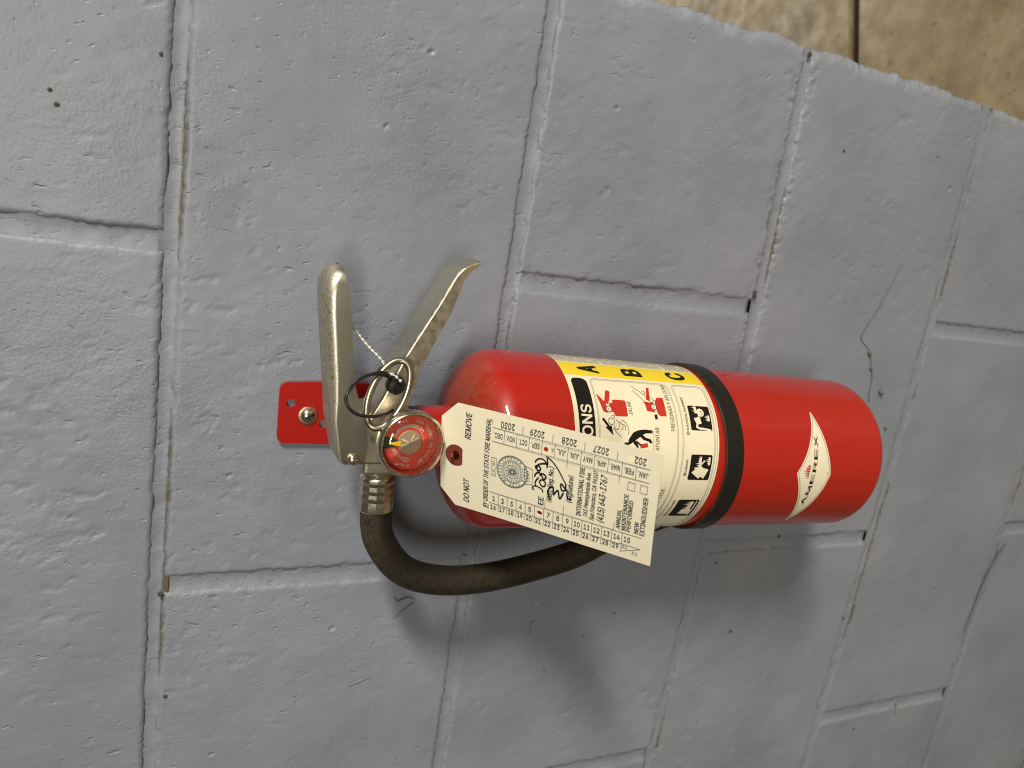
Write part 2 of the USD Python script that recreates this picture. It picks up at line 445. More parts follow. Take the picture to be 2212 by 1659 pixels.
def make_block(row, i0, i1, seed, step):
    x0 = i0 * B + HEADDX.get((row, i0), 0) + JX
    corner = i1 is None
    x1 = CORNER if corner else i1 * B + HEADDX.get((row, i1), 0) - JX
    nx, nz = int((x1 - x0) / step), int(B / step)
    zz = -row * B - B * np.linspace(0, 1, nz)
    xe = np.full(nz, x1) if not corner else x1 + 0.0075 * (fbm(np.c_[zz * 34, 0 * zz, 0 * zz], 4, 19) - 0.5) - 0.003 * (1 - np.sin(np.clip((zz + 0.68) / 0.45, 0, 1) * math.pi))
    u, w = np.linspace(0, 1, nx), np.linspace(0, 1, nz)
    # denser near the edges
    u = u + 0.0
    U, W = np.meshgrid(u, w, indexing='xy')
    X = x0 + (xe[:, None] - x0) * U
    zt, zb = bed(row, X) - JZ, bed(row + 1, X) + JZ
    Z = zt + (zb - zt) * W
    r = np.random.default_rng(seed)
    P = np.stack([X * 60, Z * 60, np.full(X.shape, seed * 7.7)], -1)
    # ragged arrises
    rag = 0.0026 * (fbm(P * 2.2, 3, seed) - 0.5) + 0.0016 * (fbm(P * 6.0, 2, seed + 3) - 0.5)
    dl, dr = X - x0 + rag, x1 - X + rag
    dt, db = zt - Z + rag, Z - zb + rag
    rr = 0.0034
    edge = np.zeros(X.shape)
    bd = bed_depth(X, Z)
    for d, depth in ((dl, 0.0024), (dt, 0.0026 * bd), (db, 0.0026 * bd)) + (() if corner else ((dr, 0.0024),)):
        t = np.clip(1 - d / rr, 0, 1.4)
        edge = np.maximum(edge, depth * t ** 2)
    if corner:
        rc = 0.007 + 0.006 * fbm(np.stack([Z * 45, Z * 0, Z * 0 + seed], -1), 3, 11)
        t = np.clip(1 - (xe[:, None] - X + 1.8 * rag) / rc, 0, 1.0)
        edge = np.maximum(edge, rc * 0.85 * (1 - np.sqrt(np.clip(1 - t ** 2, 0, 1))))
    # soft waviness, orange peel, dents and pits
    h = 0.0016 * (fbm(P * 0.55, 3, seed + 9) - 0.5)
    rough = 0.25 + 0.75 * sm((fbm(P * 0.22, 2, 77) - 0.30) / 0.35)
    rough = rough * np.clip(1.10 + 1.7 * (Z + 0.28), 0.12, 1.0)
    Q = np.stack([X * 210, Z * 130, np.full(X.shape, seed * 3.3)], -1)
    lump = fbm(Q, 3, seed + 21) - 0.5
    h = h + rough * 0.0005 * lump
    W1 = np.stack([fbm(Q * 0.9, 2, seed + 51), fbm(Q * 0.9, 2, seed + 52), 0 * X], -1) - 0.5
    field = fbm(Q * np.array([0.85, 0.75, 1]) + 1.6 * W1, 3, seed + 31)
    clus = fbm(P * 0.9, 2, seed + 61)
    th = 0.30 + 0.10 * sm((clus - 0.42) / 0.2)
    pit = sm((th - field) / 0.075)
    h = h - np.clip(rough * 1.15, 0, 1) * 0.0004 * pit + 0.0002 * rough * sm((field - 0.60) / 0.15)
    npit = int(8 * (x1 - x0) / 0.4)
    for _ in range(npit):
        px, pz = r.uniform(x0, x1), r.uniform(-(row + 1) * B, -row * B)
        dens = np.clip(1.2 + 1.1 * (pz + 0.25), 0.3, 1.0)
        if r.random() > dens:
            continue
        a, b, ang = r.uniform(0.0009, 0.0014), r.uniform(0.0011, 0.0022), r.uniform(-0.6, 0.6)
        dep = r.uniform(0.0006, 0.0026)
        ix0, ix1 = np.searchsorted(X[0], [px - 0.010, px + 0.010])
        sub = (slice(None), slice(ix0, ix1))
        zrow = Z[:, min(ix0, nx - 1)]
        iz = np.nonzero(np.abs(zrow - pz) < 0.008)[0]
        if len(iz) == 0 or ix1 <= ix0:
            continue
        sub = (slice(iz[0], iz[-1] + 1), slice(ix0, ix1))
        dx, dz = X[sub] - px, Z[sub] - pz
        c, s = math.cos(ang), math.sin(ang)
        q = ((dx * c + dz * s) / a) ** 2 + ((-dx * s + dz * c) / b) ** 2
        q = q * (0.35 + 1.5 * fbm(Q[sub] * 2.0, 2, seed + 71))
        h[sub] -= dep * np.exp(-q ** 1.6) - 0.25 * dep * np.exp(-q * 0.35)
    # worn, cratered mortar edge by the third bed joint
    if row == 1:
        hj = np.abs(X - B) + 0.004 * (fbm(Q * 0.5, 2, 8) - 0.5)
        wear2 = np.clip(1 - hj / 0.0095, 0, 1) * (0.35 + 0.65 * sm((-Z - 0.24) / 0.1))
        h = h - wear2 * 0.0040 * np.clip(fbm(Q * 1.3, 3, 6) - 0.30, 0, 1) * 1.8
    if row in (1, 2):
        bz = (db if row == 1 else dt)
        wear = np.clip(1 - np.abs(bz) / 0.010, 0, 1) * sm((X - 0.14) / 0.06)
        h = h - wear * 0.0035 * np.clip(fbm(Q * 1.2, 3, 5) - 0.42, 0, 1) * 2.2
    Y = edge - h
    grid = np.stack([X, Y, Z], -1).reshape(-1, 3)
    idx = np.arange(nx * nz).reshape(nz, nx)
    a, b, c, d = idx[:-1, :-1].ravel(), idx[:-1, 1:].ravel(), idx[1:, 1:].ravel(), idx[1:, :-1].ravel()
    F = [np.stack([a, c, b], 1), np.stack([a, d, c], 1)]
    V = [grid]
    n = len(grid)
    back = 0.195 if corner else 0.014
    loop = np.r_[idx[0, :], idx[1:, -1], idx[-1, -2::-1], idx[-2:0:-1, 0]]
    skirt = grid[loop].copy()
    skirt[:, 1] = 0.014
    if corner:
        skirt[nz and 0:, 1] = np.where(skirt[:, 0] > x1 - 0.008, back, 0.014)
    V.append(skirt)
    k = len(loop)
    o = n + np.arange(k)
    l2, o2 = np.roll(loop, -1), np.roll(o, -1)
    F += [np.stack([loop, l2, o2], 1), np.stack([loop, o2, o], 1)]
    # dirt: dust along the upper arris, grime in the deepest pits, paint worn off the corner
    along = fbm(np.stack([X * 12, np.full(X.shape, row * 5.0), 0 * X], -1), 3, 41)
    dirt = np.clip(1 - dt / 0.0045, 0, 1) * np.clip((along - 0.34) * 3.2, 0, 1.1) * (0.75 if row >= 0 else 0.3)
    dirt = np.maximum(dirt, 0.9 * np.clip(1 - dl / 0.003, 0, 1) * np.clip(fbm(np.stack([Z * 30, X * 0, X * 0 + row], -1), 3, 2) - 0.25, 0, 1))
    dirt = np.maximum(dirt, 0.0 * pit)
    if row in (1, 2):
        if row == 1:
            dirt = np.maximum(dirt, wear2 * np.clip(fbm(Q * 0.9, 3, 16) - 0.35, 0, 1) * 2.2)
        dirt = np.maximum(dirt, wear * np.clip(fbm(Q * 0.9, 3, 15) - 0.45, 0, 1) * 2.4)
    D = np.r_[dirt.ravel(), np.full(k, 0.12)]
    obj('concrete_block', trimesh.Trimesh(np.vstack(V), np.vstack(F), process=False), M['wall'], wall, smooth=True, dirt=D)


seed = 10
for row in range(-1, 6):
    odd = row % 2 != 0
    cols = [(1, None), (-1, 1), (-3, -1)] if odd else [(0, None), (-2, 0), (-4, -2)]
    for c, (i0, i1) in enumerate(cols):
        seed += 1
        make_block(row, i0, i1, seed, 0.0013 if c < 2 and row < 4 else (0.002 if c < 2 or row in (1, 3) else 0.004))


def mortar_strip(centre, across, n, half):
    """centre(t) gives the line of a joint, across the direction over it; the mortar is a shallow hollow."""
    t = np.linspace(0, 1, n)
    C0 = centre(t)
    o = np.linspace(-1, 1, 11)
    Vs = []
    for k in o:
        q = C0 + np.asarray(across) * (half * k)
        dep = (0.0008 + 0.0016 * (1 - k * k)) * (bed_depth(q[:, 0], q[:, 2]) if across[2] else 0.9)
        if not across[2]:  # run under the bed mortar at both ends
            dep = dep + 0.0030 * sm(1 - np.minimum(t, 1 - t) * B / 0.0048)
        q[:, 1] = dep + 0.0012 * (fbm(np.c_[q[:, 0] * 120, q[:, 2] * 120, np.zeros(n)], 3, 3) - 0.5)
        Vs.append(q)
    V = np.stack(Vs, 1).reshape(-1, 3)
    idx = np.arange(n * 11).reshape(n, 11)
    a, b, c, d = idx[:-1, :-1].ravel(), idx[:-1, 1:].ravel(), idx[1:, 1:].ravel(), idx[1:, :-1].ravel()
    f = np.vstack([np.stack([a, b, c], 1), np.stack([a, c, d], 1)])
    tm = trimesh.Trimesh(V, f, process=False)
    if tm.face_normals[:, 1].mean() > 0:
        tm.invert()
    return tm, np.tile(o, n).reshape(n, 11)


ms, dd = [], []
for j in range(-1, 7):
    L = lambda t, j=j: np.stack([-0.82 + (CORNER - 0.004 + 0.82) * t, 0 * t, bed(j, -0.82 + (CORNER - 0.004 + 0.82) * t)], -1)
    tm, o = mortar_strip(L, (0, 0, -1), 700, JZ + 0.0034)
    x = tm.vertices[:, 0]
    al = fbm(np.c_[x * 12, np.full(len(x), j * 5.0), 0 * x], 3, 41)
    ms.append(tm); dd.append(np.clip((o.ravel() - 0.25) / 0.35, 0, 1) * np.clip((al - 0.34) * 3.2, 0, 1.1) * 0.8)
for row in range(-1, 6):
    for i in ((1, -1, -3) if row % 2 else (0, -2, -4)):
        xx = i * B + HEADDX.get((row, i), 0)
        L = lambda t, row=row, xx=xx: np.stack([0 * t + xx, 0 * t, -row * B - 0.0012 - (B - 0.0024) * t], -1)
        tm, o = mortar_strip(L, (-1, 0, 0), 160, JX + 0.0030)
        ms.append(tm); dd.append(np.clip((o.ravel() - 0.5) / 0.5, 0, 1) * 0.25)
obj('mortar', trimesh.util.concatenate(ms), M['wall'], wall, smooth=True, dirt=np.concatenate(dd))
core = trimesh.creation.box(bounds=[(-0.82, 0.0115, -6 * B), (CORNER - 0.016, 0.195, B)])
obj('wall_core', core, M['wall'], wall, dirt=np.zeros(8))


def pix(u, v, y=0.0):
    d = RIGHT * ((u - 1106) / 1579.86) + DOWN * ((v - 829.5) / 1579.86) + FWD
    return CAM + d * ((y - CAM[1]) / d[1])


# small marks on the paint
def wall_mark(name, pts, w, material, h=0.0009):
    P = np.array([pix(*p) for p in pts])
    P = smooth_path(P, 24)[:, [0, 2]]
    ww = w * (0.35 + 0.65 * np.sin(np.linspace(0.15, math.pi - 0.15, 24)))
    shape = unary_union([LineString([P[i], P[i + 1]]).buffer(ww[i] / 2, quad_segs=3) for i in range(23)])
    pc = flat(shape)
    tm = lay(pc, lambda v, hh: np.c_[v[:, 0], np.full(len(v), -hh), v[:, 1]], h)
    if tm.face_normals[:, 1].mean() > 0:
        tm.invert()
    obj(name, tm, material, wall)


wall_mark('blue_scuff', [(2170, 1178), (2130, 1250), (2105, 1310), (2083, 1360)], 0.0085, M['blue_scuff'], 0.0014)
wall_mark('cream_scuff', [(752, 1478), (775, 1468), (798, 1458)], 0.0022, M['cream_scuff'], 0.0010)
wall_mark('cream_scuff', [(1936, 1520), (1936, 1530), (1934, 1543)], 0.003, M['cream_scuff'], 0.0005)

# ================================================================== the floor beyond the wall
floor = thing('floor', 'tan stained concrete floor beyond the end of the wall', 'floor', kind='structure')
FZ = -6 * B - 0.002
jy, jdy = 0.79, 0.30


def slab(pts):
    t = trimesh.creation.extrude_polygon(Polygon(pts), 0.06)
    t.apply_translation((0, 0, FZ - 0.06))
    return t


g = 0.013
obj('floor_slab', slab([(-3, -3), (4, -3), (4, jy + 3.25 * jdy - g), (-3, jy - 3.75 * jdy - g)]), M['floor'], floor)
obj('floor_slab', slab([(-3, jy - 3.75 * jdy + g), (4, jy + 3.25 * jdy + g), (4, 6), (-3, 6)]), M['floor'], floor)
obj('joint_filler', trimesh.creation.box(bounds=[(-3, -3, FZ - 0.08), (4, 6, FZ - 0.012)]), plain('joint_dirt', (0.05, 0.035, 0.02), 0.8), floor)

# ================================================================== the fire extinguisher
RC = 0.0528
O = np.array([0.11198, -0.06280, -0.35])
AX = np.array([0.019306, 0.022982, 0.999549])
E1 = np.array([0.999814, -0.000444, -0.019300])
E2 = np.array([0.0, -0.999736, 0.022986])


def cyl(r, phi, s):
    p = math.radians(phi)
    return O + AX * s + r * (math.sin(p) * E1 + math.cos(p) * E2)


def wrap(v, h):
    """Flat label coordinates (arc, s) in metres onto the cylinder."""
    p = v[:, 0] / RC
    r = RC + h
    return O + AX * v[:, 1:2] + r * (np.sin(p)[:, None] * E1 + np.cos(p)[:, None] * E2)


ext = thing('fire_extinguisher', 'red fire extinguisher with steel levers, gauge and black hose hanging on the block wall', 'fire extinguisher')
prof = [(0.0, -0.090), (0.030, -0.0905), (0.036, -0.094), (0.0405, -0.0972), (0.0428, -0.0974)]
prof += [(RC - 0.010 + 0.010 * math.cos(t), -0.0874 - 0.010 * math.sin(t)) for t in np.linspace(math.pi / 2, 0, 9)][1:]
prof += [(RC, s) for s in np.linspace(-0.08, 0.170, 12)]
for t in np.linspace(0, math.pi / 2, 22):
    r = RC * math.cos(t) ** (2 / 2.3)
    s = 0.1755 + 0.0285 * math.sin(t) ** (2 / 2.3)
    if r > 0.0185:
        prof.append((r, s))
prof += [(0.0182, 0.2025), (0.0175, 0.2045), (0.0172, 0.213), (0.0172, 0.220), (0.0162, 0.2216), (0.012, 0.2218)]
obj('cylinder', lathe(prof, 128, cyl), M['red'], ext, smooth=35)
obj('neck_gasket', lathe([(0.010, 0.2212), (0.0160, 0.2214), (0.0163, 0.2225), (0.0163, 0.2262), (0.0158, 0.2272), (0.010, 0.2274)], 48, cyl), M['blackplastic'], ext, smooth=35)
# valve: neck ring, body, boss to the gauge, outlet to the hose
VX, VY = 0.1170, -0.0578
collar = lathe([(0.010, 0.2268), (0.0166, 0.227), (0.0172, 0.2278), (0.0172, 0.2302), (0.0165, 0.2312), (0.0148, 0.2316), (0.0143, 0.2345), (0.0143, 0.246), (0.0130, 0.254), (0.006, 0.2545)], 56, cyl)
import manifold3d
mf = rounded_block((0.103, -0.0715, -0.1145), (0.1335, -0.0450, -0.0925), 0.0022)
mf = mf + rounded_block((0.0955, -0.0700, -0.1205), (0.112, -0.0490, -0.0985), 0.003)
body = cat([collar, as_trimesh(mf),
            turned([(0, 0.0), (0.0085, 0.0), (0.0085, 0.030), (0, 0.030)], (0.1215, -0.0600, -0.1145), (0, -1, 0), 32),
            turned([(0, 0), (0.0068, 0), (0.0068, 0.006), (0.0055, 0.0075), (0, 0.0078)], (0.127, -0.058, -0.0945), (0.25, 0, 1), 28)])
obj('valve_body', body, M['cast'], ext, smooth=35)

# operating lever: an inverted channel reaching to the right
LV = [  # x, top z, half width, front depth, back depth, bend
    (0.1045, -0.0865, 0.0140, 0.0115, 0.010, 0.0020),
    (0.1070, -0.0838, 0.0147, 0.0145, 0.013, 0.0022),
    (0.1163, -0.0812, 0.0150, 0.0170, 0.015, 0.0026),
    (0.1277, -0.0787, 0.0150, 0.0178, 0.015, 0.0028),
    (0.1340, -0.0778, 0.0150, 0.0160, 0.014, 0.0034),
    (0.1389, -0.0770, 0.0148, 0.0145, 0.013, 0.0042),
    (0.1500, -0.0752, 0.0145, 0.0125, 0.011, 0.0052),
    (0.1690, -0.0724, 0.0142, 0.0130, 0.011, 0.0056),
    (0.1830, -0.0703, 0.0140, 0.0132, 0.011, 0.0058),
    (0.1930, -0.0690, 0.0138, 0.0125, 0.011, 0.0062),
    (0.1985, -0.0688, 0.0128, 0.0112, 0.010, 0.0070),
    (0.2030, -0.0697, 0.0108, 0.0092, 0.009, 0.0080),
    (0.2060, -0.0716, 0.0080, 0.0065, 0.0065, 0.0064),
    (0.2076, -0.0742, 0.0045, 0.0036, 0.0036, 0.0035)]
st = []
for x, z, hw, df, db, br in LV:
    st.append(((x, -0.0605, z), (0.10, 0, -1), hw, df, db, br))
obj('operating_lever', loft_channel(st, 0.0016), M['lever'], ext, smooth=40)
# carrying handle, slanting down to the right
CH = [(0.1170, -0.0905), (0.1300, -0.0975), (0.1420, -0.1035), (0.1550, -0.1090), (0.1650, -0.1130), (0.1750, -0.1180), (0.1850, -0.1232), (0.1950, -0.1283), (0.2055, -0.1333), (0.2105, -0.1362), (0.2140, -0.1395), (0.2165, -0.1437), (0.2185, -0.1490)]
DEP = [0.0090, 0.0135, 0.0150, 0.0128, 0.0112, 0.0104, 0.0096, 0.0085, 0.0064, 0.0054, 0.0044, 0.0034, 0.0022]
HW = [0.0128, 0.0128, 0.0128, 0.0125, 0.0125, 0.0125, 0.0125, 0.0125, 0.0123, 0.0120, 0.0114, 0.0106, 0.0095]
st = []
CHa = np.array(CH)
tan = np.gradient(CHa, axis=0)
for (x, z), (tx, tz), d, hw in zip(CH, tan, DEP, HW):
    n = np.array([tz, 0, -tx]); n = n if n[2] < 0 else -n
    st.append(((x, -0.0620, z), n, hw, d, d, 0.0017))
obj('carrying_handle', loft_channel(st, 0.0015), M['handle'], ext, smooth=40)
obj('pivot_rivet', cat([turned([(0.0, 0.0), (0.0030, 0.0), (0.0030, 0.0012), (0.0022, 0.0022), (0.0010, 0.0026), (0.0, 0.0027)], (0.1080, -0.0753, -0.0915), (0, -1, 0), 28)]), M['bright'], ext, smooth=40)

# pull pin: a black head in the handle, a wire ring through it
pin = obj('pull_pin', cat([turned([(0, 0), (0.0016, 0), (0.0016, 0.036), (0, 0.036)], (0.1500, -0.0450, -0.1092), (0, -1, 0), 16),
                           turned([(0, 0), (0.0046, 0), (0.0050, 0.001), (0.0050, 0.0045), (0.0042, 0.0062), (0.0018, 0.0066), (0.0016, 0.0052), (0, 0.0052)], (0.1500, -0.0741, -0.1092), (0, -1, 0), 32)]), M['blackplastic'], ext, smooth=40)


def ring_through(pixels, ys):
    P = np.array([pix(u, v, y) for (u, v), y in zip(pixels, ys)])
    from scipy.interpolate import CubicSpline
    q = np.vstack([P, P[:1]])
    d = np.r_[0, np.cumsum(np.linalg.norm(np.diff(q, axis=0), axis=1))]
    return CubicSpline(d, q, bc_type='periodic')(np.linspace(0, d[-1], 97)[:-1])


def c1(x, y):
    return (1050 + x * 1000 / 2212) * 0.54861, (1000 + y * 750 / 1659) * 0.54861


el = []
for k in range(16):
    a = 2 * math.pi * k / 16
    ct, stt = math.cos(a), math.sin(a)
    ux, uy = -0.42, 0.908
    el.append((c1(1058 + 318 * ct * ux + 150 * stt * uy, 1222 + 318 * ct * uy - 150 * stt * ux), -0.088 - 0.007 * math.cos(a - 0.4)))
obj('pull_ring', tube(ring_through([e[0] for e in el], [e[1] for e in el]), 0.0018, 12, closed=True), M['wire'], pin, smooth=True)
loop = [c1(*p) for p in [(1085, 1085), (1000, 1040), (900, 1052), (800, 1100), (715, 1190), (690, 1270), (720, 1345), (785, 1395), (880, 1415), (980, 1410), (1060, 1385), (1100, 1360)]]
yy = [-0.081, -0.084, -0.088, -0.092, -0.096, -0.098, -0.099, -0.099, -0.098, -0.096, -0.093, -0.090]
LP = smooth_path(np.array([pix(u, v, y) for (u, v), y in zip(loop, yy)]), 60)
rad = 0.00085 + 0.0007 * np.exp(-((np.arange(60) - 5) / 5.0) ** 2)
obj('tamper_seal', tube(LP, rad, 10), M['blackplastic'], ext, smooth=True)
# bead chain from the lever to the pin
cp = [(755, 640), (805, 705), (860, 775), (920, 840), (985, 905), (1020, 955), (1045, 1015), (1085, 1045), (1130, 1070), (1160, 1100), (1190, 1115)]
cy = [-0.060, -0.063, -0.067, -0.071, -0.075, -0.078, -0.080, -0.082, -0.0835, -0.0835, -0.083]
CP = smooth_path(np.array([pix(*c1(*p), y) for p, y in zip(cp, cy)]), 400)
d = np.r_[0, np.cumsum(np.linalg.norm(np.diff(CP, axis=0), axis=1))]
beads = []
for s in np.arange(0, d[-1], 0.00285):
    c = np.array([np.interp(s, d, CP[:, k]) for k in range(3)])
    b = trimesh.creation.icosphere(1, 0.00090); b.apply_translation(c); beads.append(b)
beads.append(tube(CP[::8], 0.0003, 6))
obj('bead_chain', cat(beads), plain('chain_silver', (0.86, 0.83, 0.74), 0.3, 0.35), ext, smooth=True)

# pressure gauge
GC = np.array([0.1240, -0.0870, -0.1150])
GA = np.array([0.05, -1.0, -0.02]); GA /= np.linalg.norm(GA)
GX = np.array([1.0, 0, 0]) - GA * GA[0]; GX /= np.linalg.norm(GX)
GZ = np.cross(GX, GA); GZ = GZ if GZ[2] > 0 else -GZ


def gmap(v, h):
    return GC + v[:, :1] * GX + v[:, 1:2] * GZ + GA * h


case = turned([(0.0, -0.006), (0.0125, -0.006), (0.0142, -0.004), (0.0150, 0.0), (0.0158, 0.004), (0.0172, 0.0055), (0.0178, 0.0075), (0.0178, 0.0105), (0.0172, 0.0120), (0.0163, 0.0126), (0.0156, 0.0122), (0.0154, 0.0112), (0.0152, 0.0060), (0.0, 0.0058)], GC, GA, 72)
gauge = obj('pressure_gauge', case, M['bright'], ext, smooth=35)


def disc(r, n=64, c=(0, 0)):
    return Point(*c).buffer(r, quad_segs=n // 4)


def sector(r0, r1, a0, a1, n=24):
    t = np.radians(np.linspace(a0, a1, n))
    return Polygon([(r1 * math.sin(a), r1 * math.cos(a)) for a in t] + [(r0 * math.sin(a), r0 * math.cos(a)) for a in t[::-1]])


def arc_text(s, r, height, a0, a1, outward=True, bold=False):
    """Letters around the dial; angles clockwise from the top."""
    out, n = [], len(s)
    for k, ch in enumerate(s):
        if ch == ' ':
            continue
        a = math.radians(a0 + (a1 - a0) * (k + 0.5) / n)
        rot = -a if outward else math.pi - a
        out += text(ch, height, bold, None, (r * math.sin(a), r * math.cos(a)), rot)
    return out


obj('dial', lay(flat(disc(0.0151), 0.004), gmap, 0.0064), M['dial_red'], gauge)
obj('green_sector', lay(flat(sector(0.0066, 0.0150, -16, 14)), gmap, 0.0067), M['dial_green'], gauge)
dp = []
for dr in (0.0, 0.00012):
    dp += arc_text('OVERCHARGED', 0.0088 + dr, 0.0017, 20, 122, bold=True) + arc_text('195', 0.0117 + dr, 0.0013, 56, 80, bold=True)
    dp += arc_text('RECHARGE', 0.0088 + dr, 0.0016, -96, -20, bold=True)
    dp += arc_text('USE WITH DRY CHEMICAL ONLY', 0.0119 + dr, 0.0014, 244, 100, outward=False, bold=True)
dp += text('UL', 0.0019, True, None, (0.0088 * math.sin(math.radians(130)), 0.0088 * math.cos(math.radians(130))), math.radians(40))
dp += text('BAR', 0.0012, False, None, (-0.0118, 0.0028), 1.2) + text('PSI', 0.0012, False, None, (-0.0098, 0.0014), 1.2) + text('0', 0.0014, True, None, (-0.0124, -0.0004), 1.3)
dp += flat(sbox(-0.0121, 0.0050, -0.0112, 0.0066)) + flat(sector(0.00745, 0.00765, 140, 178))
obj('dial_print', lay(dp, gmap, 0.0069), M['dial_white'], gauge)
obj('dial_hub', turned([(0, 0.0065), (0.0064, 0.0065), (0.0066, 0.0071), (0.0062, 0.0076), (0.0, 0.0077)], GC, GA, 40), M['dial_disc'], gauge, smooth=35)
hub = []
for a in (24, -18, 146, 112):
    q = math.radians(a)
    hub += flat(LineString([(0.0010 * math.sin(q), 0.0010 * math.cos(q)), (0.0046 * math.sin(q), 0.0046 * math.cos(q))]).buffer(0.00042))
obj('hub_spokes', lay(hub, gmap, 0.0080), M['dial_white'], gauge)
obj('needle', lay(flat(Polygon([(-0.0016, 0.0052), (0.0014, 0.0050), (0.0005, 0.0102), (-0.0002, 0.0112), (-0.0006, 0.0102)])), gmap, 0.0086), M['needle'], gauge)
obj('lens', turned([(0.0157, 0.0108), (0.0155, 0.0132), (0.0140, 0.0146), (0.010, 0.0154), (0.005, 0.0157), (0.0, 0.0158)], GC, GA, 56), M['lens'], gauge, smooth=40)

# hose, ferrule, nozzle in its clip
hp = [(0.0760, -0.060, -0.1108), (0.0720, -0.060, -0.1114), (0.0576, -0.0605, -0.1136), (0.0445, -0.0605, -0.1205), (0.0328, -0.060, -0.1314), (0.0255, -0.060, -0.1480), (0.0227, -0.060, -0.1715), (0.0243, -0.060, -0.1964), (0.0290, -0.0600, -0.2218), (0.0356, -0.0600, -0.2480), (0.0440, -0.0545, -0.2755), (0.0505, -0.0475, -0.3000)]
hose = obj('hose', tube(smooth_path(hp, 90), 0.0090, 28), M['hose'], ext, smooth=True)
fp = [(0.0, 0.0), (0.0086, 0.0), (0.0093, 0.0008), (0.0093, 0.0030), (0.0087, 0.0040), (0.0087, 0.0052), (0.0096, 0.0062), (0.0100, 0.0075), (0.0094, 0.0098), (0.0100, 0.0122), (0.0095, 0.0145), (0.0101, 0.0168), (0.0096, 0.0192), (0.0101, 0.0215), (0.0101, 0.0252), (0.0094, 0.0262), (0.0, 0.0262)]
fer = turned(fp, (0.0985, -0.0600, -0.1098), (-1, 0, -0.045), 14)
obj('ferrule', fer, M['bright'], hose, smooth=22)
obj('nozzle', turned([(0, 0), (0.0092, 0), (0.0098, 0.004), (0.0092, 0.020), (0.0068, 0.034), (0.0060, 0.052), (0.0046, 0.053), (0.0042, 0.040), (0, 0.040)], (0.0500, -0.0480, -0.2975), (0.20, 0.12, -1), 32), M['beige'], hose, smooth=35)

# black band that holds the nozzle; it sits a little askew
def band_frame(r, phi, s):
    p = math.radians(phi)
    return O + AX * (s + 0.0038 * math.sin(p)) + r * (math.sin(p) * E1 + math.cos(p) * E2)


obj('hose_band', lathe([(RC + 0.0002, 0.0290), (RC + 0.0016, 0.0288), (RC + 0.0022, 0.0296), (RC + 0.0022, 0.0412), (RC + 0.0016, 0.0420), (RC + 0.0002, 0.0418), (RC + 0.0002, 0.0290)], 120, band_frame), M['band'], ext, smooth=40)
clip = turned([(0.0098, 0.0), (0.0114, 0.0), (0.0114, 0.010), (0.0098, 0.010), (0.0098, 0.0)], (0.0540, -0.0452, -0.3165), (0.20, 0.12, -1), 32)
obj('nozzle_clip', clip, M['blackplastic'], ext, smooth=35)

# instruction label
CEN = math.radians(4.6) * RC
mm = 0.001


def A(phi):
    return math.radians(phi) * RC


lab = obj('instruction_label', lay(flat(rrect(A(-96), 0.0478, A(105), 0.1462, 0.002), 0.006), wrap, 0.00012), M['label'], ext, smooth=True)
for a0, a1 in ((64, 78.6),):
    obj('yellow_strip', lay(flat(sbox(A(a0), 0.0480, A(a1), 0.1460), 0.004), wrap, 0.00020), M['yellow'], lab, smooth=True)
for ch, s0, s1 in (('A', 0.1217, 0.1347), ('B', 0.0912, 0.1050), ('C', 0.0587, 0.0727)):
    for a0 in (71.4,):
        obj('class_letter', cat([lay(text(ch, 0.0122, True, 0.0072, (A(a0) + dx, (s0 + s1) / 2 + dy)), wrap, 0.00028 + dh) for dx, dy, dh in ((0, 0, 0), (0.0005, 0.0003, 2e-5), (-0.0005, -0.0003, 4e-5))]), M['black_print'], lab, smooth=True)
obj('title_bar', lay(flat(rrect(A(-52), 0.1332, A(61.2), 0.1434, 0.0035), 0.003), wrap, 0.00020), M['black_print'], lab, smooth=True)
obj('title_lettering', lay(text('INSTRUCTIONS', 0.0064, True, A(73.4), (A(4.6), 0.1383)), wrap, 0.00032), M['label'], lab, smooth=True)


def outline(x0, y0, x1, y1, r, w):
    q = rrect(x0, y0, x1, y1, r)
    return flat(q.difference(q.buffer(-w)), 0.005)


ln = outline(A(-52.5), 0.0772, A(61.8), 0.1312, 0.004, 0.00035) + outline(A(-51.5), 0.0780, A(60.8), 0.1304, 0.0034, 0.00022)
ln += outline(A(-52.5), 0.0505, A(61.8), 0.0745, 0.004, 0.00035) + outline(A(-51.5), 0.0513, A(60.8), 0.0737, 0.0034, 0.00022)
ln += flat(sbox(A(-96), 0.0490, A(105), 0.0493), 0.006)
for k in range(56):
    s = 0.0500 + 0.00172 * k
    x = A(80.0)
    while x < A(104):
        w = random.uniform(0.8, 3.4) * mm
        if random.random() < 0.93:
            ln += flat(sbox(x, s, min(x + w, A(104)), s + 0.00085))
        x += w + random.uniform(0.3, 0.8) * mm
obj('fine_print', lay(ln, wrap, 0.00022), M['grey_print'], lab, smooth=True)

tx = text('JALAR', 0.0026, False, A(9.1), (A(40.6), 0.1092)) + text('PRESIONAR Y APLICAR', 0.0027, False, A(33.0), (A(43.8), 0.0810)) + text('APUNTAR', 0.0027, False, A(14.5), (A(21.8), 0.0922))
tx += text('ELECTRICAL EQUIPMENT', 0.0014, True, A(23.5), (A(40.0), 0.0705)) + text('LIQUIDS', 0.0014, True, A(8.2), (A(5.6), 0.0705)) + text('TRASH WOOD PAPER', 0.0014, True, A(17), (A(-28), 0.0705))
tx += text('SIDE TO SIDE.', 0.0026, False, A(24), (A(-21.5), 0.0826))
tx += flat(disc(0.0011, c=(A(26.3), 0.0705)).difference(disc(0.00075, c=(A(26.3), 0.0705)))) + text('C', 0.0009, True, None, (A(26.3), 0.0705))
q = sbox(A(-0.9), 0.0695, A(1.0), 0.0715)
tx += flat(q.difference(q.buffer(-0.0003))) + text('B', 0.0010, True, None, (A(0.05), 0.0705))


